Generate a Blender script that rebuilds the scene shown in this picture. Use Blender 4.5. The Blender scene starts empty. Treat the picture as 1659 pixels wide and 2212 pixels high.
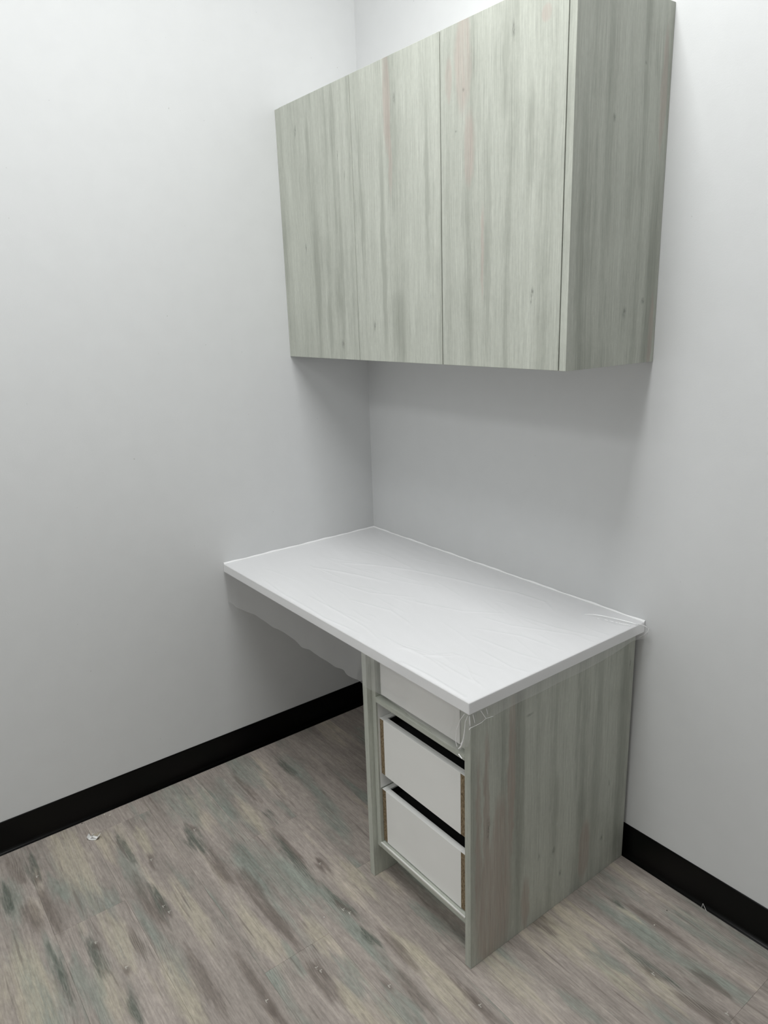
import bpy, bmesh, math, random
import numpy as np
from mathutils import Vector, Matrix

sc = bpy.context.scene
COL = sc.collection

# ------------------------------------------------------------------ camera
cam_d = bpy.data.cameras.new('camera')
cam = bpy.data.objects.new('camera', cam_d)
COL.objects.link(cam)
cf = Vector((-0.772213, 0.577308, -0.265335)).normalized()
cr = Vector((0.605541, 0.795161, -0.032241)).normalized()
cu = cr.cross(cf).normalized()
m = Matrix((cr, cu, -cf)).transposed().to_4x4()
m.translation = Vector((2.2811, -1.6514, 1.5957))
cam.matrix_world = m
cam_d.sensor_fit = 'VERTICAL'
cam_d.sensor_height = 36.0
cam_d.lens = 1574.0 / 2212 * 36.0
cam_d.clip_start = 0.05
sc.camera = cam

# ------------------------------------------------------------------ world, lights, exposure
ROOM_X, ROOM_Y, ROOM_Z = 3.30, -3.60, 3.22
w = bpy.data.worlds.new('world'); sc.world = w; w.use_nodes = True
w.node_tree.nodes['Background'].inputs[0].default_value = (0.9, 0.95, 1, 1)
w.node_tree.nodes['Background'].inputs[1].default_value = 0.0
sc.view_settings.view_transform = 'Standard'
sc.view_settings.look = 'None'
sc.view_settings.gamma = 1
sc.view_settings.use_curve_mapping = False
sc.view_settings.exposure = 0.0
sc.cycles.use_adaptive_sampling = True
sc.cycles.adaptive_threshold = 0.04
sc.cycles.max_bounces = 6
sc.cycles.diffuse_bounces = 4
sc.cycles.glossy_bounces = 3
sc.cycles.transparent_max_bounces = 8
sc.cycles.caustics_reflective = False
sc.cycles.caustics_refractive = False

def area(name, loc, sx, sy, power, col=(0.985, 1.0, 1.0)):
    d = bpy.data.lights.new(name, 'AREA'); d.shape = 'RECTANGLE'
    d.size = sx; d.size_y = sy; d.energy = power; d.color = col
    o = bpy.data.objects.new(name, d); COL.objects.link(o); o.location = loc
    return o
LIGHTS = [((1.20, -1.05, 3.16), 0.6, 1.2, 40.0), ((1.20, -3.20, 3.16), 1.2, 0.6, 24.0)]  # second lamp is an unseen fill, added to brighten drawers and doors
for i, (l, sx, sy, p) in enumerate(LIGHTS):
    area('ceiling_or_fill_lamp', l, sx, sy, p)

# ------------------------------------------------------------------ helpers
def srgb(r, g, b):
    f = lambda c: (c / 255 / 12.92) if c / 255 <= 0.04045 else ((c / 255 + 0.055) / 1.055) ** 2.4
    return (f(r), f(g), f(b), 1)

def new_mesh(name, bm, mats, parent=None, smooth=False, loc=None):
    me = bpy.data.meshes.new(name); bm.to_mesh(me); bm.free()
    for mt in (mats if isinstance(mats, (list, tuple)) else [mats]): me.materials.append(mt)
    if smooth:
        for p in me.polygons: p.use_smooth = True
    o = bpy.data.objects.new(name, me); COL.objects.link(o)
    if loc: o.location = loc
    if parent: o.parent = parent
    return o

def add_box(bm, x0, x1, y0, y1, z0, z1, bevel=0.0, mi=0, seg=2):
    r = bmesh.ops.create_cube(bm, size=1.0)
    vs = r['verts']
    for v in vs:
        v.co = Vector((x0 + (v.co.x + .5) * (x1 - x0), y0 + (v.co.y + .5) * (y1 - y0), z0 + (v.co.z + .5) * (z1 - z0)))
    fs = set(f for v in vs for f in v.link_faces)
    for f in fs: f.material_index = mi
    if bevel > 0:
        es = set(e for v in vs for e in v.link_edges)
        r = bmesh.ops.bevel(bm, geom=list(es), offset=bevel, segments=seg, affect='EDGES', profile=0.5)
        for f in r['faces']: f.material_index = mi
    return fs

def box(name, x0, x1, y0, y1, z0, z1, mat, parent=None, bevel=0.0008, origin=None, seg=2):
    o = Vector(origin) if origin else Vector((0, 0, 0))
    bm = bmesh.new()
    add_box(bm, x0 - o.x, x1 - o.x, y0 - o.y, y1 - o.y, z0 - o.z, z1 - o.z, bevel, seg=seg)
    return new_mesh(name, bm, mat, parent, loc=None if not origin else (o if parent is None else None))

def empty(name, loc, label, cat, group=None):
    o = bpy.data.objects.new(name, None); COL.objects.link(o); o.location = loc
    o.empty_display_size = 0.1
    o['label'] = label; o['category'] = cat
    if group: o['group'] = group
    return o

def tag(o, label, cat, group=None):
    o['label'] = label; o['category'] = cat
    if group: o['group'] = group
    return o

def structure(o):
    o['kind'] = 'structure'; return o

# node building ----------------------------------------------------
class NT:
    def __init__(s, name):
        s.m = bpy.data.materials.new(name); s.m.use_nodes = True
        s.t = s.m.node_tree; s.t.nodes.clear()
        s.out = s.t.nodes.new('ShaderNodeOutputMaterial')
    def n(s, typ, **kw):
        nd = s.t.nodes.new(typ)
        for k, v in kw.items(): setattr(nd, k, v)
        return nd
    def set(s, sock, v):
        if isinstance(v, bpy.types.NodeSocket): s.t.links.new(v, sock)
        elif v is not None: sock.default_value = v
    def math(s, op, a, b=None, c=None, clamp=False):
        nd = s.n('ShaderNodeMath', operation=op, use_clamp=clamp)
        s.set(nd.inputs[0], a)
        if b is not None: s.set(nd.inputs[1], b)
        if c is not None: s.set(nd.inputs[2], c)
        return nd.outputs[0]
    def vm(s, op, a, b=None, c=None):
        nd = s.n('ShaderNodeVectorMath', operation=op)
        s.set(nd.inputs[0], a)
        if b is not None: s.set(nd.inputs[1], b)
        if c is not None: s.set(nd.inputs[2], c)
        return nd.outputs['Value' if op in ('LENGTH', 'DOT_PRODUCT') else 'Vector']
    def noise(s, vec, scale=1.0, detail=3.0, rough=0.55, dist=0.0):
        nd = s.n('ShaderNodeTexNoise')
        s.set(nd.inputs['Vector'], vec); nd.inputs['Scale'].default_value = scale
        nd.inputs['Detail'].default_value = detail; nd.inputs['Roughness'].default_value = rough
        nd.inputs['Distortion'].default_value = dist
        return nd.outputs['Fac'] if 'Fac' in nd.outputs else nd.outputs[0]
    def ramp(s, fac, stops, interp='LINEAR'):
        nd = s.n('ShaderNodeValToRGB'); nd.color_ramp.interpolation = interp
        e = nd.color_ramp.elements
        while len(e) < len(stops): e.new(0.5)
        for i, (p, c) in enumerate(stops): e[i].position = p; e[i].color = c if len(c) == 4 else (*c, 1)
        s.set(nd.inputs[0], fac); return nd.outputs[0]
    def rng(s, v, a, b, c=0.0, d=1.0, smooth=False):
        nd = s.n('ShaderNodeMapRange', interpolation_type='SMOOTHSTEP' if smooth else 'LINEAR')
        s.set(nd.inputs[0], v)
        for i, x in enumerate((a, b, c, d)): nd.inputs[i + 1].default_value = x
        return nd.outputs[0]
    def mix(s, fac, a, b, blend='MIX'):
        nd = s.n('ShaderNodeMix', data_type='RGBA', blend_type=blend)
        s.set(nd.inputs[0], fac); s.set(nd.inputs[6], a); s.set(nd.inputs[7], b)
        return nd.outputs[2]
    def pos(s): return s.n('ShaderNodeNewGeometry').outputs['Position']
    def sep(s, v):
        nd = s.n('ShaderNodeSeparateXYZ'); s.set(nd.inputs[0], v); return nd.outputs
    def comb(s, x, y, z):
        nd = s.n('ShaderNodeCombineXYZ')
        for i, v in enumerate((x, y, z)): s.set(nd.inputs[i], v)
        return nd.outputs[0]
    def rand(s): return s.n('ShaderNodeObjectInfo').outputs['Random']
    def bump(s, h, strength=0.2, dist=0.001):
        nd = s.n('ShaderNodeBump'); nd.inputs['Strength'].default_value = strength
        nd.inputs['Distance'].default_value = dist; s.set(nd.inputs['Height'], h); return nd.outputs[0]
    def bsdf(s, col, rough=0.5, spec=0.5, normal=None, link=True):
        nd = s.n('ShaderNodeBsdfPrincipled')
        s.set(nd.inputs['Base Color'], col); s.set(nd.inputs['Roughness'], rough)
        nd.inputs['Specular IOR Level'].default_value = spec
        if normal is not None: s.set(nd.inputs['Normal'], normal)
        if link: s.t.links.new(nd.outputs[0], s.out.inputs[0])
        return nd.outputs[0]

def wall_mat():
    t = NT('painted_drywall'); p = t.pos()
    h = t.noise(p, 260, 3, 0.6)
    h2 = t.noise(p, 14, 2, 0.5)
    c = t.mix(t.rng(h2, .3, .7), srgb(212, 213, 213), srgb(214, 215, 215))
    spk = t.rng(t.noise(p, 95, 1, 0.4), 0.80, 0.84)
    c = t.mix(t.math('MULTIPLY', spk, 0.35), c, srgb(120, 118, 112))
    t.bsdf(c, 0.62, 0.35, t.bump(h, 0.25, 0.0006)); return t.m

def plain(name, col, rough=0.5, spec=0.5, bumpy=0.0):
    t = NT(name)
    nrm = t.bump(t.noise(t.pos(), 400, 2), bumpy, 0.0004) if bumpy else None
    c = t.mix(t.rng(t.noise(t.pos(), 6, 2), .3, .7), col, tuple([x * 0.97 for x in col[:3]] + [1]))
    t.bsdf(c, rough, spec, nrm); return t.m

def blob_mask(t, vec, blobs, lo=1.0, hi=0.35, want_rings=False, fx=1.0, fy=1.0):
    """largest of a set of soft ellipses; blobs: (cx, cy, rx, ry) in the xy of vec"""
    acc = None; ring = None
    for cx, cy, rx, ry in blobs:
        rx, ry = rx * fx, ry * fy
        v = t.vm('MULTIPLY_ADD', vec, (1 / rx, 1 / ry, 0), (-cx / rx, -cy / ry, 0))
        L = t.vm('LENGTH', v)
        mk = t.rng(L, lo, hi, 0, 1, True)
        acc = mk if acc is None else t.math('MAXIMUM', acc, mk)
        if want_rings:
            rg = t.math('MULTIPLY', t.math('POWER', t.math('ABSOLUTE', t.math('SINE', t.math('MULTIPLY', L, 17.0))), 5.0), mk)
            ring = rg if ring is None else t.math('MAXIMUM', ring, rg)
    return (acc, ring) if want_rings else acc

# printed oak laminate, grain along z (vertical faces) ------------
def laminate(name, light, mid, dark, knots=(), pinks=(), pk=0.55, pink=srgb(170, 150, 142), darks=(), horizontal=False, rnd=True, spots=()):
    t = NT(name)
    x, y, z = t.sep(t.pos())
    r = t.rand() if rnd else None
    u = t.math('ADD', x, y)
    base = t.comb(u, z, 0) if not horizontal else t.comb(z, u, 0)
    off = t.math('MULTIPLY', r, 9.0) if rnd else 0.0
    v = t.vm('ADD', base, t.comb(off, off, off))
    warp = t.noise(t.vm('MULTIPLY', v, (5, 1.6, 0)), 1, 2)
    v = t.vm('ADD', v, t.comb(t.math('MULTIPLY', t.math('SUBTRACT', warp, 0.5), 0.03), 0, 0))
    broad = t.noise(t.vm('MULTIPLY', v, (16, 0.35, 0)), 1, 1.5, 0.5)
    streak = t.noise(t.vm('MULTIPLY', v, (34, 0.9, 0)), 1, 4, 0.6)
    fine = t.noise(t.vm('MULTIPLY', v, (420, 9, 0)), 1, 3, 0.65)
    soft = t.noise(t.vm('MULTIPLY', v, (9, 4, 0)), 1, 3, 0.6)
    k = t.math('ADD', t.math('MULTIPLY', broad, 0.44), t.math('MULTIPLY', streak, 0.34))
    k = t.math('ADD', k, t.math('MULTIPLY', soft, 0.22))
    wn = t.n('ShaderNodeTexWhiteNoise', noise_dimensions='1D')
    t.set(wn.inputs['W'], t.math('FLOOR', t.math('MULTIPLY', t.sep(v)[0], 15.0)))
    k = t.math('ADD', k, t.math('MULTIPLY', t.math('SUBTRACT', wn.outputs['Value'], 0.5), 0.055))
    c = t.ramp(k, [(0.35, dark), (0.48, mid), (0.62, light)])
    # dark hairline streaks
    hair = t.rng(t.noise(t.vm('MULTIPLY', v, (130, 1.0, 0)), 1, 2, 0.5), 0.63, 0.74)
    c = t.mix(t.math('MULTIPLY', hair, 0.40), c, dark)
    fleck = t.noise(t.vm('MULTIPLY', v, (150, 60, 0)), 1, 3, 0.7)
    c = t.mix(1.0, c, t.ramp(fleck, [(0.3, (0.95, 0.95, 0.95)), (0.7, (1.05, 1.05, 1.05))]), 'MULTIPLY')
    bc = t.vm('ADD', base, t.comb(t.math('MULTIPLY', t.math('SUBTRACT', t.noise(t.vm('MULTIPLY', base, (60, 14, 0)), 1, 2), .5), 0.02), 0, 0))
    if darks:
        c = t.mix(t.math('MULTIPLY', blob_mask(t, bc, darks), 0.55), c, dark)
    if pinks:
        f = t.rng(t.noise(t.vm('MULTIPLY', v, (90, 6, 0)), 1, 2), .3, .6, .55, 1.0)
        c = t.mix(t.math('MULTIPLY', t.math('MULTIPLY', blob_mask(t, bc, pinks, 1.0, 0.6), f), pk), c, pink)
    if knots:
        kn = t.math('MULTIPLY', blob_mask(t, bc, knots, 1.0, 0.0), t.rng(t.noise(t.vm('MULTIPLY', base, (420, 120, 0)), 1, 2), .35, .6, .2, 1.0))
        c = t.mix(t.math('MULTIPLY', kn, 0.75), c, tuple([q * 0.45 for q in dark[:3]] + [1]))
    c = t.mix(1.0, c, t.ramp(fine, [(0.25, (0.80, 0.80, 0.80)), (0.75, (1.15, 1.15, 1.15))]), 'MULTIPLY')
    t.bsdf(c, 0.48, 0.4, t.bump(fine, 0.25, 0.0004)); return t.m

L_, M_, D_ = srgb(194, 197, 187), srgb(182, 185, 175), srgb(153, 156, 146)
cab_knots = [(0.121-.3352, 2.150, .006, .03), (0.351-.3352, 2.04, .004, .02), (1.111-.3352, 1.628, .005, .014), (1.108-.3352, 1.612, .003, .025),
             (0.885-.3352, 2.09, .006, .008), (0.624-.3352, 2.13, .009, .02), (0.507-.3352, 1.555, .008, .022), (0.338-.3352, 1.50, .009, .02),
             (0.86-.3352, 2.006, .008, .004), (0.384-.3352, 1.98, .005, .02), (0.15-.3352, 1.80, .006, .02), (1.045-.3352, 2.17, .008, .03),
             (1.2123-.13, 1.575, .010, .02), (1.2123-.20, 1.98, .008, .012), (1.2123-.06, 1.60, .009, .012), (1.2123-.10, 2.10, .004, .006)]
cab_pink = [(0.590-.3352, 2.14, .020, .16), (0.600-.3352, 1.99, .009, .12), (0.885-.3352, 2.15, .035, .13), (0.835-.3352, 2.12, .014, .06),
            (0.905-.3352, 1.96, .022, .10), (1.133-.3352, 2.175, .016, .02), (0.95-.3352, 1.72, .008, .13), (1.2123-.025, 2.05, .014, .16), (1.2123-.02, 1.52, .012, .12)]
cab_dark = [(0.21-.3352, 1.70, .022, .30), (0.27-.3352, 1.56, .02, .14), (0.35-.3352, 1.75, .012, .35), (0.56-.3352, 1.75, .018, .40), (0.46-.3352, 1.9, .01, .3),
            (0.63-.3352, 1.55, .03, .14), (0.75-.3352, 1.9, .012, .3), (0.97-.3352, 1.75, .015, .4), (1.10-.3352, 1.95, .012, .14),
            (1.02-.3352, 2.1, .015, .15), (0.19-.3352, 2.1, .012, .12), (1.2123-.30, 1.7, .02, .4), (1.2123-.03, 1.65, .03, .3)]
WOOD = laminate('grey_oak_laminate', L_, M_, D_, cab_knots, cab_pink, 0.5, srgb(182, 164, 156), cab_dark)
FX = 1.2233
desk_knots = [(FX-.39, .20, .006, .016), (FX-.33, .19, .008, .02), (FX-.10, .29, .006, .02), (FX-.30, .10, .006, .014), (FX-.44, .64, .02, .006), (FX-.58, .38, .008, .05), (FX-.12, .12, .006, .014), (FX-.03, .64, .006, .03)]
desk_pink = [(FX-.500, .50, .016, .30), (FX-.56, .14, .075, .24), (FX-.585, .40, .012, .30), (FX-.612, .30, .012, .35), (FX-.535, .28, .040, .22), (FX-.20, .12, .03, .12), (FX-.44, .08, .02, .10)]
desk_dark = [(FX-.16, .35, .03, .5), (FX-.05, .4, .03, .5), (FX-.25, .55, .012, .3), (FX-.46, .45, .01, .3), (FX-.33, .3, .015, .2)]
WOOD_D = laminate('grey_oak_laminate_desk', L_, M_, D_, desk_knots, desk_pink, 0.75, srgb(164, 150, 140), desk_dark)
WOOD_H = laminate('grey_oak_laminate_rail', L_, M_, D_, horizontal=True)
WALL = wall_mat()
CEIL = plain('ceiling_paint', srgb(212, 212, 210), 0.8, 0.2)
MEL = plain('white_melamine', srgb(240, 240, 237), 0.42, 0.45, 0.05)
BAND = plain('white_edge_band', srgb(232, 232, 228), 0.35, 0.5)
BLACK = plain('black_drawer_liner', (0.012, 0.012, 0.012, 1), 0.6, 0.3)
RUBBER = plain('black_rubber', (0.0010, 0.0010, 0.0010, 1), 0.36, 0.20, 0.02)
TOP = plain('white_solid_surface', srgb(250, 250, 250), 0.35, 0.5)
CAULK = plain('white_caulk', srgb(246, 246, 246), 0.4, 0.5)
PLASTIC = plain('white_plastic', srgb(238, 238, 236), 0.35, 0.5)
CRUMB = plain('pale_crumb', srgb(215, 212, 200), 0.7, 0.3)
CRUMB_D = plain('dark_crumb', srgb(90, 85, 78), 0.7, 0.3)

def particle_mat():
    t = NT('raw_particleboard'); p = t.pos()
    a = t.noise(t.vm('MULTIPLY', p, (1, 1, .5)), 340, 3, 0.7)
    c = t.ramp(a, [(0.3, srgb(84, 70, 54)), (0.5, srgb(128, 112, 88)), (0.7, srgb(160, 144, 118))])
    t.bsdf(c, 0.85, 0.15, t.bump(a, 0.6, 0.001)); return t.m
PARTICLE = particle_mat()

def film_mat(name, body, gloss=1.0):
    t = NT(name)
    tr = t.n('ShaderNodeBsdfTransparent'); tr.inputs[0].default_value = (1, 1, 1, 1)
    d = t.n('ShaderNodeBsdfDiffuse'); d.inputs[0].default_value = (.93, .93, .93, 1)
    tl = t.n('ShaderNodeBsdfTranslucent'); tl.inputs[0].default_value = (.86, .86, .88, 1)
    g = t.n('ShaderNodeBsdfGlossy'); g.inputs['Roughness'].default_value = 0.11
    g.inputs[0].default_value = (1, 1, 1, 1)
    m1 = t.n('ShaderNodeMixShader'); m1.inputs[0].default_value = 0.5
    t.t.links.new(d.outputs[0], m1.inputs[1]); t.t.links.new(tl.outputs[0], m1.inputs[2])
    m2 = t.n('ShaderNodeMixShader'); m2.inputs[0].default_value = body
    t.t.links.new(tr.outputs[0], m2.inputs[1]); t.t.links.new(m1.outputs[0], m2.inputs[2])
    lw = t.n('ShaderNodeLayerWeight'); lw.inputs['Blend'].default_value = 0.5
    fr = t.math('MULTIPLY_ADD', t.math('POWER', lw.outputs['Facing'], 3.0), 0.35, 0.035)
    m3 = t.n('ShaderNodeMixShader')
    t.t.links.new(t.math('MULTIPLY', fr, gloss, clamp=True), m3.inputs[0])
    t.t.links.new(m2.outputs[0], m3.inputs[1]); t.t.links.new(g.outputs[0], m3.inputs[2])
    t.t.links.new(m3.outputs[0], t.out.inputs[0])
    return t.m
FILM = film_mat('clear_plastic_film', 0.22)
_t = NT('white_film_fold_glint'); _t.bsdf((.93, .93, .93, 1), 0.14, 0.9); FILM_FOLD_GLINT = _t.m  # opaque white on the creases, stands in for lamp reflections
FILM_TOP = film_mat('clear_plastic_film_flat', 0.60, 1.0)

FB = {
    'dark': [(0.511,-1.165,0.085,0.035),(0.231,-1.172,0.122,0.035),(0.567,-1.363,0.141,0.040),(0.793,-1.341,0.059,0.040),(0.586,-1.454,0.138,0.035),(0.121,-1.421,0.085,0.050),(0.193,-0.572,0.082,0.030),(0.404,-0.744,0.039,0.030),(0.600,-0.789,0.173,0.030),(0.848,-0.773,0.085,0.035),(0.331,-0.981,0.108,0.035),(1.020,-0.778,0.055,0.030),(1.461,-0.285,0.110,0.035),(1.321,-0.174,0.052,0.020),(0.204,-1.507,0.087,0.050),(0.327,-0.999,0.054,0.050)],
    'brown': [(0.339,-1.420,0.101,0.030),(0.623,-1.268,0.054,0.030),(0.178,-0.737,0.134,0.022),(0.553,-0.772,0.088,0.020),(0.622,-0.938,0.084,0.040),(0.774,-0.940,0.127,0.030),(1.011,-0.942,0.080,0.040),(0.861,-1.174,0.124,0.035),(0.950,-1.080,0.146,0.024),(1.178,-0.788,0.083,0.035),(1.294,-0.690,0.110,0.025),(1.632,-0.293,0.041,0.040),(1.627,-0.213,0.058,0.035),(1.440,-0.157,0.088,0.025),(0.497,-0.980,0.097,0.040),(0.483,-1.191,0.109,0.040),(0.685,-0.736,0.042,0.030),(1.218,-0.395,0.053,0.050),(0.100,-1.463,0.072,0.040),(0.347,-1.465,0.065,0.050),(1.060,-0.742,0.086,0.030)],
    'tan': [(0.185,-1.319,0.186,0.090),(0.227,-1.119,0.080,0.040),(0.353,-0.793,0.105,0.050),(0.600,-1.112,0.132,0.050),(0.565,-1.303,0.117,0.050),(0.570,-1.526,0.145,0.100),(0.782,-1.000,0.117,0.045),(0.880,-0.883,0.073,0.050),(0.829,-1.228,0.134,0.060),(1.102,-0.722,0.086,0.050),(1.242,-0.729,0.064,0.060),(1.297,-0.578,0.085,0.070),(1.340,-0.374,0.081,0.080),(1.480,-0.374,0.071,0.050),(1.564,-0.319,0.068,0.040),(0.788,-0.682,0.090,0.040),(0.724,-1.369,0.120,0.050),(1.101,-0.923,0.063,0.040),(1.390,-0.184,0.048,0.020)],
    'green': [(0.349,-1.188,0.107,0.050),(0.643,-0.851,0.170,0.060),(0.661,-1.405,0.099,0.060),(1.047,-0.879,0.065,0.050),(1.193,-0.840,0.067,0.070),(1.470,-0.214,0.089,0.050),(1.517,-0.087,0.111,0.060),(1.435,-0.357,0.048,0.050),(0.239,-0.870,0.185,0.050),(0.273,-1.383,0.061,0.050),(0.804,-0.788,0.042,0.040),(0.914,-0.967,0.055,0.020),(1.183,-0.402,0.052,0.030),(0.502,-1.454,0.067,0.040),(1.041,-0.613,0.061,0.040),(1.596,-0.210,0.056,0.040),(0.220,-1.500,0.103,0.060),(1.475,-0.509,0.049,0.040),(0.12,-0.95,0.14,0.10),(0.10,-0.70,0.12,0.10)],
}
FK = [(0.288,-0.970),(0.675,-0.737),(0.331,-1.129),(0.667,-1.317),(0.976,-0.938),(0.990,-0.934),(0.978,-1.081),(0.885,-0.773),(0.533,-1.168),(0.563,-1.163),(0.179,-1.422),(1.309,-0.690),(1.515,-0.299),(1.682,-0.260),(0.538,-1.355),(0.864,-0.780),(1.132,-0.826)]

def floor_mat():
    t = NT('vinyl_plank_oak')
    p0 = t.pos()
    r = t.rand()
    off = t.math('MULTIPLY', r, 13.0)
    wv = t.n('ShaderNodeTexNoise'); wv.inputs['Scale'].default_value = 1.0; wv.inputs['Detail'].default_value = 3
    t.set(wv.inputs['Vector'], t.vm('MULTIPLY', p0, (4.5, 34, 0)))
    wob = t.vm('MULTIPLY', t.vm('SUBTRACT', wv.outputs['Color'], (.5, .5, .5)), (0.22, 0.022, 0))
    pb = t.vm('ADD', p0, wob)
    p = t.vm('ADD', p0, t.comb(off, off, off))
    pw = t.vm('ADD', p, t.vm('MULTIPLY', wob, (0.3, 0.5, 0)))
    tone = t.noise(t.vm('MULTIPLY', pw, (1.9, 22, 0)), 1, 4, 0.6)
    hue = t.noise(t.vm('MULTIPLY', t.vm('ADD', pw, (5.3, 2.1, 0)), (2.2, 11, 0)), 1, 3, 0.5)
    cc = t.ramp(hue, [(0.34, srgb(134, 138, 130)), (0.45, srgb(147, 139, 132)), (0.58, srgb(157, 148, 141)), (0.70, srgb(172, 163, 148))])
    dk = t.math('MULTIPLY', t.rng(tone, 0.33, 0.60, 0.95, 1.24), t.rng(r, 0.0, 1.0, 0.92, 1.06))
    c = t.mix(1.0, cc, t.comb(dk, dk, dk), 'MULTIPLY')
    br = t.math('SUBTRACT', t.noise(t.vm('MULTIPLY', p0, (6, 60, 0)), 1, 5, 0.7), 0.5)
    def ragged(mk, amp=3.0, lo=.10, hi=1.25):
        return t.math('MULTIPLY', t.rng(t.math('MULTIPLY_ADD', br, amp, mk), lo, hi, 0, 1, True), t.math('MULTIPLY', mk, 1.5, clamp=True))
    mix = lambda c, key, col, k, f=None: t.mix(t.math('MULTIPLY', ragged(blob_mask(t, pb, FB[key], 1.0, 0.2, fx=1.9, fy=0.95), 2.6), k if f is None else k), c, col)
    grain = t.noise(t.vm('MULTIPLY', pw, (14, 210, 0)), 1, 4, 0.7)
    blot = t.rng(t.noise(t.vm('MULTIPLY', pw, (7, 44, 0)), 1, 4, 0.65), .3, .62, .25, 1.0)
    c = mix(c, 'tan', srgb(180, 172, 154), 0.75, blot)
    c = mix(c, 'green', srgb(138, 144, 135), 0.70, blot)
    c = mix(c, 'brown', srgb(110, 101, 94), 0.75, blot)
    dm, rings = blob_mask(t, pb, FB['dark'], 1.0, 0.05, True, fx=1.6, fy=0.85)
    c = t.mix(t.math('MULTIPLY', ragged(dm), 0.85), c, srgb(84, 90, 82))
    c = t.mix(t.math('MULTIPLY', t.math('MULTIPLY', rings, blot), 0.22), c, srgb(172, 176, 165))
    # fine grain, pale scratches, cathedral figure
    c = t.mix(1.0, c, t.ramp(grain, [(0.28, (0.76, 0.76, 0.76)), (0.72, (1.20, 1.20, 1.20))]), 'MULTIPLY')
    mott = t.noise(t.vm('MULTIPLY', pw, (38, 90, 0)), 1, 4, 0.7)
    c = t.mix(1.0, c, t.ramp(mott, [(0.3, (0.84, 0.84, 0.84)), (0.7, (1.14, 1.14, 1.14))]), 'MULTIPLY')
    dline = t.rng(t.noise(t.vm('MULTIPLY', pw, (5, 95, 0)), 1, 2, 0.6), 0.60, 0.72)
    c = t.mix(t.math('MULTIPLY', dline, 0.55), c, srgb(108, 100, 94))
    wl = t.n('ShaderNodeTexWave', wave_type='RINGS', rings_direction='SPHERICAL'); wl.inputs['Scale'].default_value = 1.0
    t.set(wl.inputs['Vector'], t.vm('MULTIPLY', pw, (14, 60, 0))); wl.inputs['Distortion'].default_value = 9; wl.inputs['Detail'].default_value = 2
    wl.inputs['Detail Scale'].default_value = 0.6
    fig = t.math('MULTIPLY', t.math('POWER', wl.outputs['Fac'], 6.0), t.rng(t.noise(t.vm('MULTIPLY', p, (4, 10, 0)), 1, 1), .56, .66))
    c = t.mix(t.math('MULTIPLY', fig, 0.4), c, srgb(182, 178, 168))
    # knots: dark halo and a small pale filled check
    halo = blob_mask(t, pb, [(x, y, .036, .016) for x, y in FK], 1.0, 0.1)
    c = t.mix(t.math('MULTIPLY', halo, 0.55), c, srgb(92, 82, 76))
    pk = blob_mask(t, t.vm('ADD', p0, t.vm('MULTIPLY', t.vm('SUBTRACT', t.n('ShaderNodeTexNoise').outputs['Color'], (.5, .5, .5)), (0, 0, 0))),
                   [(x, y, .0070, .0022) for x, y in FK] + [(x - .002, y + .003, .0018, .0055) for x, y in FK], 1.0, 0.55)
    brk = t.rng(t.noise(p0, 380, 1), .38, .5)
    c = t.mix(t.math('MULTIPLY', t.math('MULTIPLY', pk, brk), 0.65), c, srgb(208, 205, 196))
    t.bsdf(c, t.rng(grain, .3, .7, .50, .62), 0.35, t.bump(grain, 0.35, 0.0005))
    return t.m
FLOORM = floor_mat()

# ------------------------------------------------------------------ the room
T = 0.10
structure(box('wall_left', -T, 0, ROOM_Y - T, T, 0, ROOM_Z, WALL, bevel=0))
structure(box('wall_back', 0, ROOM_X, 0, T, 0, ROOM_Z, WALL, bevel=0))
structure(box('wall_right', ROOM_X, ROOM_X + T, ROOM_Y - T, T, 0, ROOM_Z, WALL, bevel=0))
structure(box('wall_front', 0, ROOM_X, ROOM_Y - T, ROOM_Y, 0, ROOM_Z, WALL, bevel=0))
structure(box('ceiling', -T, ROOM_X + T, ROOM_Y - T, T, ROOM_Z, ROOM_Z + T, CEIL, bevel=0))
SUB = plain('subfloor', srgb(70, 66, 60), 0.9, 0.1)
floor = structure(box('floor', -T, ROOM_X + T, ROOM_Y - T, T, -0.12, -0.003, SUB, bevel=0))

def base_profile():
    pts = [(0, 0), (0.0142, 0)]
    for k in range(10):
        a = math.radians(88 - k * 88 / 9)
        pts.append((0.0142 - 0.0110 * math.cos(a), 0.0128 - 0.0118 * math.sin(a)))
    pts += [(0.0032, 0.1020), (0.0028, 0.1048), (0.0015, 0.1062), (0, 0.1064)]
    return pts
def extrude_profile(name, pts, a, b, axis, mat):
    bm = bmesh.new(); rings = []
    for s in (a, b):
        rings.append([bm.verts.new((p, s, z) if axis == 'y' else (s, -p, z)) for p, z in pts])
    n = len(pts)
    for i in range(n):
        f = bm.faces.new((rings[0][i], rings[0][(i + 1) % n], rings[1][(i + 1) % n], rings[1][i]))
        f.smooth = 2 <= i <= 14
    bm.faces.new(rings[0]); bm.faces.new(list(reversed(rings[1])))
    bmesh.ops.recalc_face_normals(bm, faces=bm.faces)
    return new_mesh(name, bm, mat)
structure(extrude_profile('baseboard_left', base_profile(), ROOM_Y, -0.0005, 'y', RUBBER))
structure(extrude_profile('baseboard_back', base_profile(), 0.013, ROOM_X, 'x', RUBBER))
structure(extrude_profile('baseboard_front', [(p, z) for p, z in base_profile()], 0.013, ROOM_X, 'x', RUBBER)).location = (0, ROOM_Y + 0.0126, 0)

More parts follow.
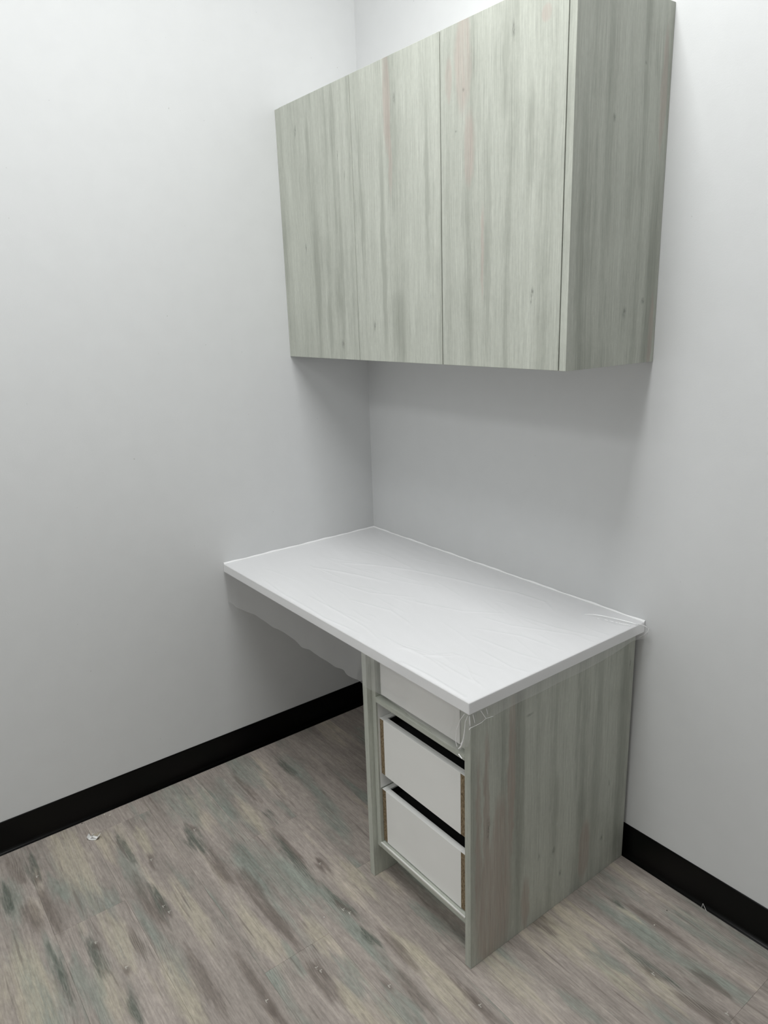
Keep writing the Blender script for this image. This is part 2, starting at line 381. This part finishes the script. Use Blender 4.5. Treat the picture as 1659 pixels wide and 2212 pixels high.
# vinyl planks: rows along x
PW = 0.1935
seam0 = -1.434
joints = {-1: 1.02, 0: 0.441, 1: 0.098, 2: 0.906, 3: 0.443, 4: 0.76, 5: 0.62, 6: 1.696, 7: 0.95}
random.seed(4)
PL = 1.235
k0 = int(math.floor((ROOM_Y - seam0) / PW))
for k in range(k0, 8):
    ya, yb = seam0 + PW * k, seam0 + PW * (k + 1)
    ya, yb = max(ya, ROOM_Y), min(yb, 0.0)
    if yb - ya < 0.01: continue
    j = joints.get(k, random.uniform(0.1, 1.2)) % PL
    xs = [0.0] + [j + PL * i for i in range(0, 4) if 0.02 < j + PL * i < ROOM_X - 0.02] + [ROOM_X]
    for a, b in zip(xs[:-1], xs[1:]):
        bm = bmesh.new(); g = 0.00012
        cx, cy = (a + b) / 2, (ya + yb) / 2
        add_box(bm, a + g - cx, b - g - cx, ya + g - cy, yb - g - cy, -0.003, 0.0)
        top = [e for e in bm.edges if all(abs(v.co.z) < 1e-6 for v in e.verts)]
        bmesh.ops.bevel(bm, geom=top, offset=0.0003, segments=1, affect='EDGES')
        o = new_mesh('plank', bm, FLOORM, floor, loc=(cx, cy, 0))

# ------------------------------------------------------------------ wall cabinet
CZ0, CZ1, CD, CW = 1.4542, 2.2336, 0.3352, 1.2123
cab = empty('wall_cabinet', (CW / 2, -CD / 2, CZ0), 'grey oak-look wall cabinet with flat handleless doors hung above the desk', 'cabinet')
def pbox(parent, name, x0, x1, y0, y1, z0, z1, mat, bevel=0.0008, mi=None):
    o = parent.matrix_world.translation if False else Vector(parent.location)
    pr = parent
    off = Vector(parent.location)
    q = parent.parent
    while q is not None:
        off += Vector(q.location); q = q.parent
    bm = bmesh.new()
    add_box(bm, x0 - off.x, x1 - off.x, y0 - off.y, y1 - off.y, z0 - off.z, z1 - off.z, bevel)
    return new_mesh(name, bm, mat, parent)
DT = 0.019
# carcass, behind the doors
bm = bmesh.new(); ox, oy, oz = CW / 2, -CD / 2, CZ0
def cb(x0, x1, y0, y1, z0, z1): add_box(bm, x0 - ox, x1 - ox, y0 - oy, y1 - oy, z0 - oz, z1 - oz, 0.0005)
yf = -CD + DT + 0.002
for xa, xb in ((0.032, 0.8030), (0.8045, CW - DT - 0.0005)):
    cb(xa, xa + .016, yf, -0.0005, CZ0 + .001, CZ1 - .001)
    cb(xb - .016, xb, yf, -0.0005, CZ0 + .001, CZ1 - .001)
    cb(xa + .016, xb - .016, yf, -0.0005, CZ0 + .001, CZ0 + .017)
    cb(xa + .016, xb - .016, yf, -0.0005, CZ1 - .017, CZ1 - .001)
    cb(xa + .016, xb - .016, -0.008, -0.0015, CZ0 + .017, CZ1 - .017)
    cb(xa + .016, xb - .016, yf + .03, -0.008, CZ0 + .38, CZ0 + .396)
new_mesh('carcass', bm, MEL, cab)
pbox(cab, 'filler_strip', 0.0005, 0.0300, -CD + 0.0015, -CD + 0.0205, CZ0, CZ1, WOOD)
for a, b in ((0.0322, 0.4222), (0.4246, 0.8020), (0.8056, 1.1910)):
    pbox(cab, 'door', a, b, -CD, -CD + DT, CZ0, CZ1, WOOD, 0.0007)
pbox(cab, 'end_panel', CW - DT, CW, -CD + 0.0005, -0.0005, CZ0 - 0.0005, CZ1, WOOD, 0.0007)

# ------------------------------------------------------------------ desk: pedestal + worktop
W_, D0, H_, TT = 1.2402, 0.6579, 0.760, 0.0296
ped = empty('drawer_pedestal', (1.01, -0.32, 0), 'grey oak-look desk pedestal with unfinished white drawers under the white worktop', 'cabinet')
ZT = H_ - TT - 0.0002
PF = -0.6374
pbox(ped, 'side_panel', 1.2033, 1.2233, PF, -0.0144, 0.0002, ZT, WOOD_D)
pbox(ped, 'side_panel', 0.8000, 0.8195, PF, -0.0144, 0.0002, ZT, WOOD_D)
CF = -0.6215
cl, cr2 = 0.8198, 1.2030
pbox(ped, 'carcass_side', cl, cl + .0165, CF, -0.02, 0.103, ZT, [WOOD_D])
pbox(ped, 'carcass_side', cr2 - .0165, cr2, CF, -0.02, 0.103, ZT, [WOOD_D])
il, ir = cl + .0167, cr2 - .0167
pbox(ped, 'back_panel', il, ir, -0.03, -0.02, 0.103, ZT, MEL)
pbox(ped, 'rail', il, ir, CF, CF + 0.10, 0.572, 0.588, WOOD_H)
pbox(ped, 'bottom_panel', il, ir, CF + 0.0005, -0.031, 0.1035, 0.1205, WOOD_H)
bd = pbox(ped, 'edge_highlight', il, ir, CF - 0.0006, CF + 0.0030, 0.1175, 0.1215, BAND, 0.0004); bd['label'] = 'pale strip painted as a highlight along the bottom panel edge'  # added pale strip, imitates the bright highlight on the panel arris
pbox(ped, 'toe_kick', cl, cr2, -0.552, -0.536, 0.0002, 0.1025, WOOD_H)
# white liner faces inside the carcass
for xa in (il, ir - .0006):
    pbox(ped, 'liner', xa, xa + .0006, CF + .006, -0.032, 0.3, 0.5705, MEL, 0)
DRF = -0.6105
ff = pbox(ped, 'false_front', 0.8480, 1.1585, DRF, DRF + .016, 0.5975, ZT - .002, MEL); ff['label'] = 'fixed white upper front behind the plastic film'
pbox(ped, 'filler_block', 1.1590, ir - .0002, DRF + .003, DRF + .019, 0.590, ZT - .002, WOOD_D)
pbox(ped, 'filler_block', il + .0002, 0.8476, DRF + .006, DRF + .019, 0.590, ZT - .002, WOOD_D)
def drawer(z0, z1, yoff=0.0):
    x0, x1 = il + .0012, ir - .0095
    bm = bmesh.new(); off = Vector(ped.location)
    yb = -0.12; b = .016; y0 = DRF + yoff
    def q(a0, a1, b0, b1, c0, c1): add_box(bm, a0 - off.x, a1 - off.x, b0 - off.y, b1 - off.y, c0 - off.z, c1 - off.z)
    q(x0 + b, x1 - b, yb, yb + b, z0 + .004, z1 - .001)
    q(x0 + b, x1 - b, y0 + b, yb, z0 + .012, z0 + .020)
    q(x0 + b, x0 + b + .001, y0 + b, yb, z0 + .02, z1 - .004)
    q(x1 - b - .001, x1 - b, y0 + b, yb, z0 + .02, z1 - .004)
    q(x0 + b + .001, x1 - b - .001, y0 + b, y0 + b + .001, z0 + .02, z1 - .004)
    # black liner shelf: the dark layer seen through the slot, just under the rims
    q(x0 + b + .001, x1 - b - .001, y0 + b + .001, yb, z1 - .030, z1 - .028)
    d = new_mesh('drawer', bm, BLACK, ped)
    d['label'] = 'open white drawer box with black inside and raw board ends'
    for xa, xb in ((x0, x0 + b - .0002), (x1 - b + .0002, x1)):
        bm = bmesh.new()
        fs = add_box(bm, xa - off.x, xb - off.x, y0 - off.y, yb + b - off.y, z0 - off.z, z1 - .0012 - off.z)
        for f in bm.faces: f.material_index = 1 if abs(f.normal.y) > 0.9 else 0
        add_box(bm, xa - off.x, xb - off.x, y0 - .0006 - off.y, yb + b - off.y, z1 - .0012 - off.z, z1 - off.z, 0.0002, mi=2)
        s = new_mesh('side_board', bm, [MEL, PARTICLE, BAND], d)
    bm = bmesh.new()
    add_box(bm, x0 + b - off.x, x1 - b - off.x, y0 - .0006 - off.y, y0 + b - off.y, z0 - .001 - off.z, z1 - off.z, 0.0008)
    new_mesh('front_board', bm, MEL, d)
drawer(0.347, 0.5210)
drawer(0.1255, 0.2965)

wt = empty('worktop', (W_ / 2, -D0 / 2, H_ - TT), 'white solid-surface desk worktop fitted into the room corner', 'worktop')
bm = bmesh.new(); off = Vector(wt.location)
add_box(bm, 0.0008 - off.x, W_ - off.x, -D0 - off.y, -0.0008 - off.y, H_ - TT - off.z, H_ - off.z, 0.0022, seg=3)
slab = new_mesh('slab', bm, TOP, wt)
# caulk bead along both walls
bm = bmesh.new()
random.seed(2)
def bead(pts_fn, n, L):
    prev = None
    for i in range(n + 1):
        s = L * i / n; h = 0.0042 + 0.0009 * math.sin(s * 31) + 0.0006 * math.sin(s * 83 + 1)
        ring = [bm.verts.new(Vector(p) - off) for p in pts_fn(s, h)]
        if prev:
            for a in range(len(ring) - 1):
                bm.faces.new((prev[a], prev[a + 1], ring[a + 1], ring[a]))
        prev = ring
bead(lambda s, h: [(s + .0008, -0.0008 - h * .8, H_ + .0001), (s + .0008, -0.0008 - h * .45, H_ + h * .5), (s + .0008, -0.0006, H_ + h)], 90, W_ - .001)
bead(lambda s, h: [(0.0006, -s - .0008, H_ + h), (0.0008 + h * .45, -s - .0008, H_ + h * .5), (0.0008 + h * .8, -s - .0008, H_ + .0001)], 60, D0 - .002)
bmesh.ops.recalc_face_normals(bm, faces=bm.faces)
new_mesh('caulk_bead', bm, CAULK, wt, smooth=True)

# ------------------------------------------------------------------ plastic film
WR = {
 'bright':[[(0.260,-0.354),(0.377,-0.272),(0.498,-0.212),(0.653,-0.164),(0.714,-0.151),(0.784,-0.133),(0.866,-0.105),(0.972,-0.096),(1.047,-0.138)],[(0.249,-0.443),(0.353,-0.397),(0.455,-0.362),(0.541,-0.337)],[(0.984,-0.650),(1.035,-0.647),(1.095,-0.645),(1.162,-0.647),(1.221,-0.648)]],
 'dark':[[(0.257,-0.632),(0.391,-0.643),(0.556,-0.644),(0.638,-0.648),(0.724,-0.637),(0.797,-0.631)],[(0.454,-0.592),(0.618,-0.592),(0.691,-0.594),(0.771,-0.597),(0.859,-0.616)],[(0.569,-0.514),(0.723,-0.473),(0.827,-0.487)],[(0.842,-0.592),(0.914,-0.595),(0.996,-0.585),(1.027,-0.561),(1.058,-0.514)],[(0.902,-0.596),(1.028,-0.587),(1.104,-0.598)],[(0.878,-0.598),(0.924,-0.603),(0.957,-0.586),(1.014,-0.568),(1.039,-0.523),(1.072,-0.517)],[(1.026,-0.578),(1.101,-0.583),(1.149,-0.584),(1.202,-0.583)],[(0.932,-0.307),(1.022,-0.289),(1.084,-0.255),(1.187,-0.203)],[(0.992,-0.229),(1.111,-0.211),(1.233,-0.172)],[(0.966,-0.375),(1.085,-0.319),(1.207,-0.303)],[(0.990,-0.415),(1.150,-0.400),(1.216,-0.381)],[(1.065,-0.458),(1.139,-0.463),(1.189,-0.467),(1.231,-0.454)],[(1.077,-0.522),(1.165,-0.576),(1.220,-0.588)],[(0.370,-0.476),(0.570,-0.435),(0.694,-0.353)],[(0.722,-0.376),(0.863,-0.321),(0.961,-0.235)]],
 'fold':[[(1.103,-0.084),(1.147,-0.064),(1.199,-0.052),(1.238,-0.040)],[(1.144,-0.081),(1.198,-0.072),(1.232,-0.055)]],
}
rs = np.random.RandomState(7)
extra = []
for i in range(46):
    x = rs.uniform(0.15, 1.15); y = rs.uniform(-0.62, -0.12); L = rs.uniform(0.05, 0.22)
    a = rs.uniform(-0.25, 0.35) + (0.5 - x) * 0.2
    mx, my = x + L / 2 * math.cos(a), y + L / 2 * math.sin(a) + rs.uniform(-.008, .008)
    extra.append([(x, y), (mx, my), (x + L * math.cos(a), y + L * math.sin(a))])
def wrinkle(X, Y):
    Hh = np.zeros_like(X)
    def add(poly, amp, sig):
        nonlocal Hh
        best = np.full(X.shape, 1e9); endf = np.ones_like(X)
        tot = sum(math.dist(poly[i], poly[i + 1]) for i in range(len(poly) - 1)); run = 0
        for (x0, y0), (x1, y1) in zip(poly[:-1], poly[1:]):
            dx, dy = x1 - x0, y1 - y0; L2 = dx * dx + dy * dy
            tt = np.clip(((X - x0) * dx + (Y - y0) * dy) / L2, 0, 1)
            d = np.hypot(X - x0 - tt * dx, Y - y0 - tt * dy)
            s = (run + tt * math.sqrt(L2)) / tot
            upd = d < best
            best = np.where(upd, d, best); endf = np.where(upd, np.clip(4 * s * (1 - s), 0, 1) ** .5, endf)
            run += math.sqrt(L2)
        Hh += amp * endf * np.exp(-(best / sig) ** 2)
    for p in WR['bright']: add(p, 0.0024, 0.0046)
    for p in WR['dark']: add(p, 0.0014, 0.0032)
    for p in WR['fold']: add(p, 0.0060, 0.0034)
    for p in extra: add(p, 0.00065, 0.0034)
    Hh += 0.00012 * (1 + np.sin(X * 38 + Y * 160 + 3 * np.sin(X * 9)))
    return Hh
NX, NY = 430, 230
xs = np.linspace(0.0045, W_ + 0.0012, NX); ys = np.linspace(-D0 - 0.0012, -0.0045, NY)
X, Y = np.meshgrid(xs, ys, indexing='ij')
Z = H_ + 0.0009 + wrinkle(X, Y)
Z = np.where((X > W_ - .004), np.minimum(Z, H_ + .0012), Z)
def grid_mesh(P):
    a, b = P.shape[:2]
    idx = np.arange(a * b).reshape(a, b)
    q = np.stack([idx[:-1, :-1], idx[1:, :-1], idx[1:, 1:], idx[:-1, 1:]], -1).reshape(-1, 4)
    return P.reshape(-1, 3), q
def interp(pts, x):
    a = np.array(sorted(pts)); return np.interp(x, a[:, 0], a[:, 1])
front_z = [(-0.03, 0.616), (0.037, 0.619), (0.246, 0.636), (0.4, 0.639), (0.485, 0.636), (0.511, 0.629), (0.57, 0.636), (0.616, 0.640), (0.689, 0.632), (0.736, 0.641), (0.758, 0.634), (0.814, 0.643), (0.839, 0.635), (0.876, 0.637), (0.965, 0.638), (1.10, 0.630), (1.19, 0.612), (1.225, 0.640), (1.2414, 0.700)]
side_z = [(-0.6591, 0.690), (-0.651, 0.697), (-0.640, 0.695), (-0.612, 0.694), (-0.6, 0.705), (-0.581, 0.699), (-0.514, 0.699), (-0.367, 0.700), (-0.185, 0.702), (-0.087, 0.715), (-0.04, 0.722), (0.001, 0.722)]
VF, FFc = [], []
def addgrid(P, mi):
    v, q = grid_mesh(P); base = sum(len(a) for a in VF)
    VF.append(v); FFc.append((q + base, mi))
addgrid(np.stack([X, Y, Z], -1), 1)
# front drop
n1, n2 = 380, 34
u = np.linspace(0.0045, W_ + .0012, n1); v = np.linspace(0, 1, n2)
U, V = np.meshgrid(u, v, indexing='ij')
zf = interp(front_z, u)[:, None] + 0.0012 * np.sin(u * 70)[:, None]
ztop = H_ + 0.0009
Zf = ztop + (zf - ztop) * V
below = np.clip((H_ - TT - Zf) / 0.06, 0, 1)
gather = np.exp(-((U - 1.215) / 0.05) ** 2)
Yf = -D0 - 0.0012 + below * (0.002 * np.sin(U * 37 + 1.3 * np.sin(U * 11)) - 0.0035 * np.sin(U * 13) ** 2 + gather * 0.0035 * np.sin((U + 0.35 * (H_ - Zf)) * 330)) + below * 0.004
Yf = Yf + below * gather * 0.008
# soft folds running down
Yf += below * 0.0006 * np.sin(U * 90 + 2 * V + 2 * np.sin(U * 23))
addgrid(np.stack([U, Yf, Zf], -1), 0)
# right-hand drop
u = np.linspace(-D0 - .0012, -0.006, 300)
U, V = np.meshgrid(u, v, indexing='ij')
zf = interp(side_z, u)[:, None]
Zs = ztop + (zf - ztop) * V
below = np.clip((H_ - TT - Zs) / 0.03, 0, 1)
g1 = np.exp(-((U + D0 - 0.02) / 0.035) ** 2)
bul = np.exp(-((U + 0.026) / 0.017) ** 2) * np.sin(np.pi * np.clip((ztop - Zs) / 0.045, 0, 1)) ** .8 * 0.024
Xs = W_ + 0.0012 + below * (0.0012 * np.sin(U * 41) + 0.0025 * g1 * np.sin(U * 330) - 0.004) + bul
addgrid(np.stack([Xs, U, Zs], -1), 0)
# twisted tail of film gathered at the front corner
def tube(path, rad, nseg=7):
    path = [Vector(p) for p in path]; rings = []
    for i, p in enumerate(path):
        d = (path[min(i + 1, len(path) - 1)] - path[max(i - 1, 0)]).normalized()
        a = d.orthogonal().normalized(); b = d.cross(a)
        r = rad[i] if isinstance(rad, (list, tuple)) else rad
        rings.append([p + (a * math.cos(t_) * (0.85 + .15 * ((k + i) % 2)) + b * math.sin(t_)) * r for k, t_ in enumerate([2 * math.pi * j / nseg for j in range(nseg)])])
    vs = np.array([[tuple(q) for q in r] for r in rings])
    vs = np.concatenate([vs, vs[:, :1]], 1)
    return vs
# creases and folds: opaque white tubes for gathered film and painted lamp glints
for path, r in [
    ([(1.2424,-.6588,.7300),(1.2424,-.6581,.7200),(1.2424,-.6568,.7061)], .0009),
    ([(1.2424,-.6483,.7304),(1.2424,-.6454,.7189),(1.2424,-.6426,.7074)], .0008),
    ([(1.2424,-.6240,.7303),(1.2424,-.6153,.7164),(1.2424,-.6080,.7054)], .0009),
    ([(1.2424,-.6067,.7294),(1.2424,-.6022,.7137)], .0006),
    ([(1.2424,-.6600,.6970),(1.2424,-.6560,.7000),(1.2420,-.6426,.6990),(1.2415,-.6210,.6990),(1.2415,-.6065,.7040),(1.2410,-.5829,.7000)], .0005),
    ([(1.2280,-.6605,.7300),(1.2144,-.6605,.7087),(1.2020,-.6605,.6793),(1.1986,-.6605,.6467),(1.2032,-.6605,.6357)], .0006),
    ([(1.2380,-.6605,.7290),(1.2310,-.6608,.7120),(1.2300,-.6612,.6980),(1.2278,-.6612,.6799),(1.2232,-.6610,.6600),(1.2171,-.6608,.6427),(1.2078,-.6605,.6320)], [.0006,.0007,.0008,.0009,.0015,.0021,.0012]),
    ([(1.2232,-.6610,.6600),(1.2156,-.6605,.6491),(1.2186,-.6605,.6446)], .0008),
    ([(1.2080,-.6600,.6180),(1.2150,-.6605,.6150),(1.2190,-.6600,.6120)], .0013),
    ([(1.103,-.084,.7625),(1.125,-.074,.7655),(1.147,-.066,.7665),(1.175,-.058,.7670),(1.199,-.052,.7670),(1.222,-.045,.7660),(1.240,-.038,.7640)], [.0006,.0014,.0019,.0017,.0020,.0017,.0009]),
    ([(1.144,-.081,.7625),(1.170,-.077,.7650),(1.198,-.072,.7655),(1.232,-.057,.7640)], [.0005,.0011,.0012,.0009]),
    ([(1.2360,-.0300,.7631),(1.2521,-.0300,.7639),(1.2634,-.0300,.7623),(1.2706,-.0300,.7594),(1.2685,-.0300,.7507),(1.2582,-.0300,.7376),(1.2437,-.0300,.7250)], .0006),
  ]:
    addgrid(tube(path, r), 2)
verts = np.concatenate(VF)
faces = np.concatenate([q for q, _ in FFc]); mids = np.concatenate([np.full(len(q), mi) for q, mi in FFc])
me = bpy.data.meshes.new('plastic_film')
org = np.array([W_ / 2, -D0 / 2, H_])
me.from_pydata((verts - org).tolist(), [], faces.tolist())
me.materials.append(FILM); me.materials.append(FILM_TOP); me.materials.append(FILM_FOLD_GLINT)
me.polygons.foreach_set('material_index', mids.astype(np.int32)); me.polygons.foreach_set('use_smooth', [True] * len(faces))
fo = bpy.data.objects.new('plastic_film', me); COL.objects.link(fo); fo.location = org
tag(fo, 'clear wrinkled protective plastic film draped over the white worktop and hanging below its edges', 'plastic sheet')

# ------------------------------------------------------------------ floor litter
bm = bmesh.new()
def strip(path, wd, th):
    """thin folded plastic strip: path of (x, z), extruded along y"""
    lo = [Vector((x, 0, z)) for x, z in path]
    n = []
    for i in range(len(lo)):
        d = (lo[min(i + 1, len(lo) - 1)] - lo[max(i - 1, 0)]).normalized()
        n.append(Vector((-d.z, 0, d.x)))
    R = []
    for p, q in zip(lo, n):
        R.append([bm.verts.new(p + Vector((0, -wd / 2, 0))), bm.verts.new(p + Vector((0, wd / 2, 0))),
                  bm.verts.new(p + q * th + Vector((0, wd / 2, 0))), bm.verts.new(p + q * th + Vector((0, -wd / 2, 0)))])
    for a, b in zip(R[:-1], R[1:]):
        for k in range(4): bm.faces.new((a[k], a[(k + 1) % 4], b[(k + 1) % 4], b[k]))
    bm.faces.new(R[0][::-1]); bm.faces.new(R[-1])
strip([(-.018, .012), (-.013, .002), (-.004, .0004), (.010, .0004), (.016, .007), (.021, .013)], .016, .0012)
strip([(-.010, .0025), (-.002, .008), (.006, .004), (.012, .0025)], .008, .0012)
strip([(-.004, .004), (-.003, .012), (.001, .018)], .006, .0012)
bmesh.ops.recalc_face_normals(bm, faces=bm.faces)
clip = new_mesh('plastic_clip', bm, PLASTIC, loc=(0.119, -1.238, 0.0002)); clip.rotation_euler = (0, 0, math.radians(52))
tag(clip, 'small bent white plastic clip lying on the floor near the left baseboard', 'clip')
random.seed(9)
def crumb(x, y, r, mat, label, z=0.0):
    bm = bmesh.new(); bmesh.ops.create_icosphere(bm, subdivisions=1, radius=r)
    for v_ in bm.verts: v_.co *= random.uniform(.6, 1.2); v_.co.z *= .5
    zm = min(v_.co.z for v_ in bm.verts)
    o = new_mesh('debris_crumb', bm, mat, loc=(x, y, z - zm))
    tag(o, label, 'debris', 'construction crumbs on the floor')
crumb(0.023, -1.175, .0028, CRUMB, 'pale crumb against the left baseboard, upper one of the close pair')
crumb(0.040, -1.162, .0032, CRUMB, 'pale crumb on the floor just right of another by the left baseboard')
crumb(0.020, -1.247, .0032, CRUMB_D, 'dark crumb touching the left baseboard beside the white plastic clip')
crumb(0.853, -0.835, .0020, PLASTIC, 'tiny white crumb on the open floor left of the drawer pedestal')
crumb(1.425, -0.096, .0022, CRUMB_D, 'dark crumb on the floor right of the desk, nearer the back baseboard')
crumb(1.432, -0.166, .0022, CRUMB, 'pale crumb on the floor right of the desk, farther from the baseboard')
bm = bmesh.new()
for a, b in (((0, 0, 0.0005), (0.004, -.003, 0.018)), ((0.004, -.003, 0.018), (0.016, -.004, 0.002))):
    vs = tube([a, ((Vector(a) + Vector(b)) / 2).to_tuple(), b], .0006, 5)
    q, f = grid_mesh(vs)
    bvs = [bm.verts.new(t_) for t_ in q]
    for fc in f: bm.faces.new([bvs[int(i)] for i in fc])
shred = new_mesh('plastic_shred', bm, PLASTIC, loc=(1.478, -0.0145, 0.0))
tag(shred, 'thin pale thread of plastic leaning on the right baseboard', 'debris')
bpy.context.view_layer.update()
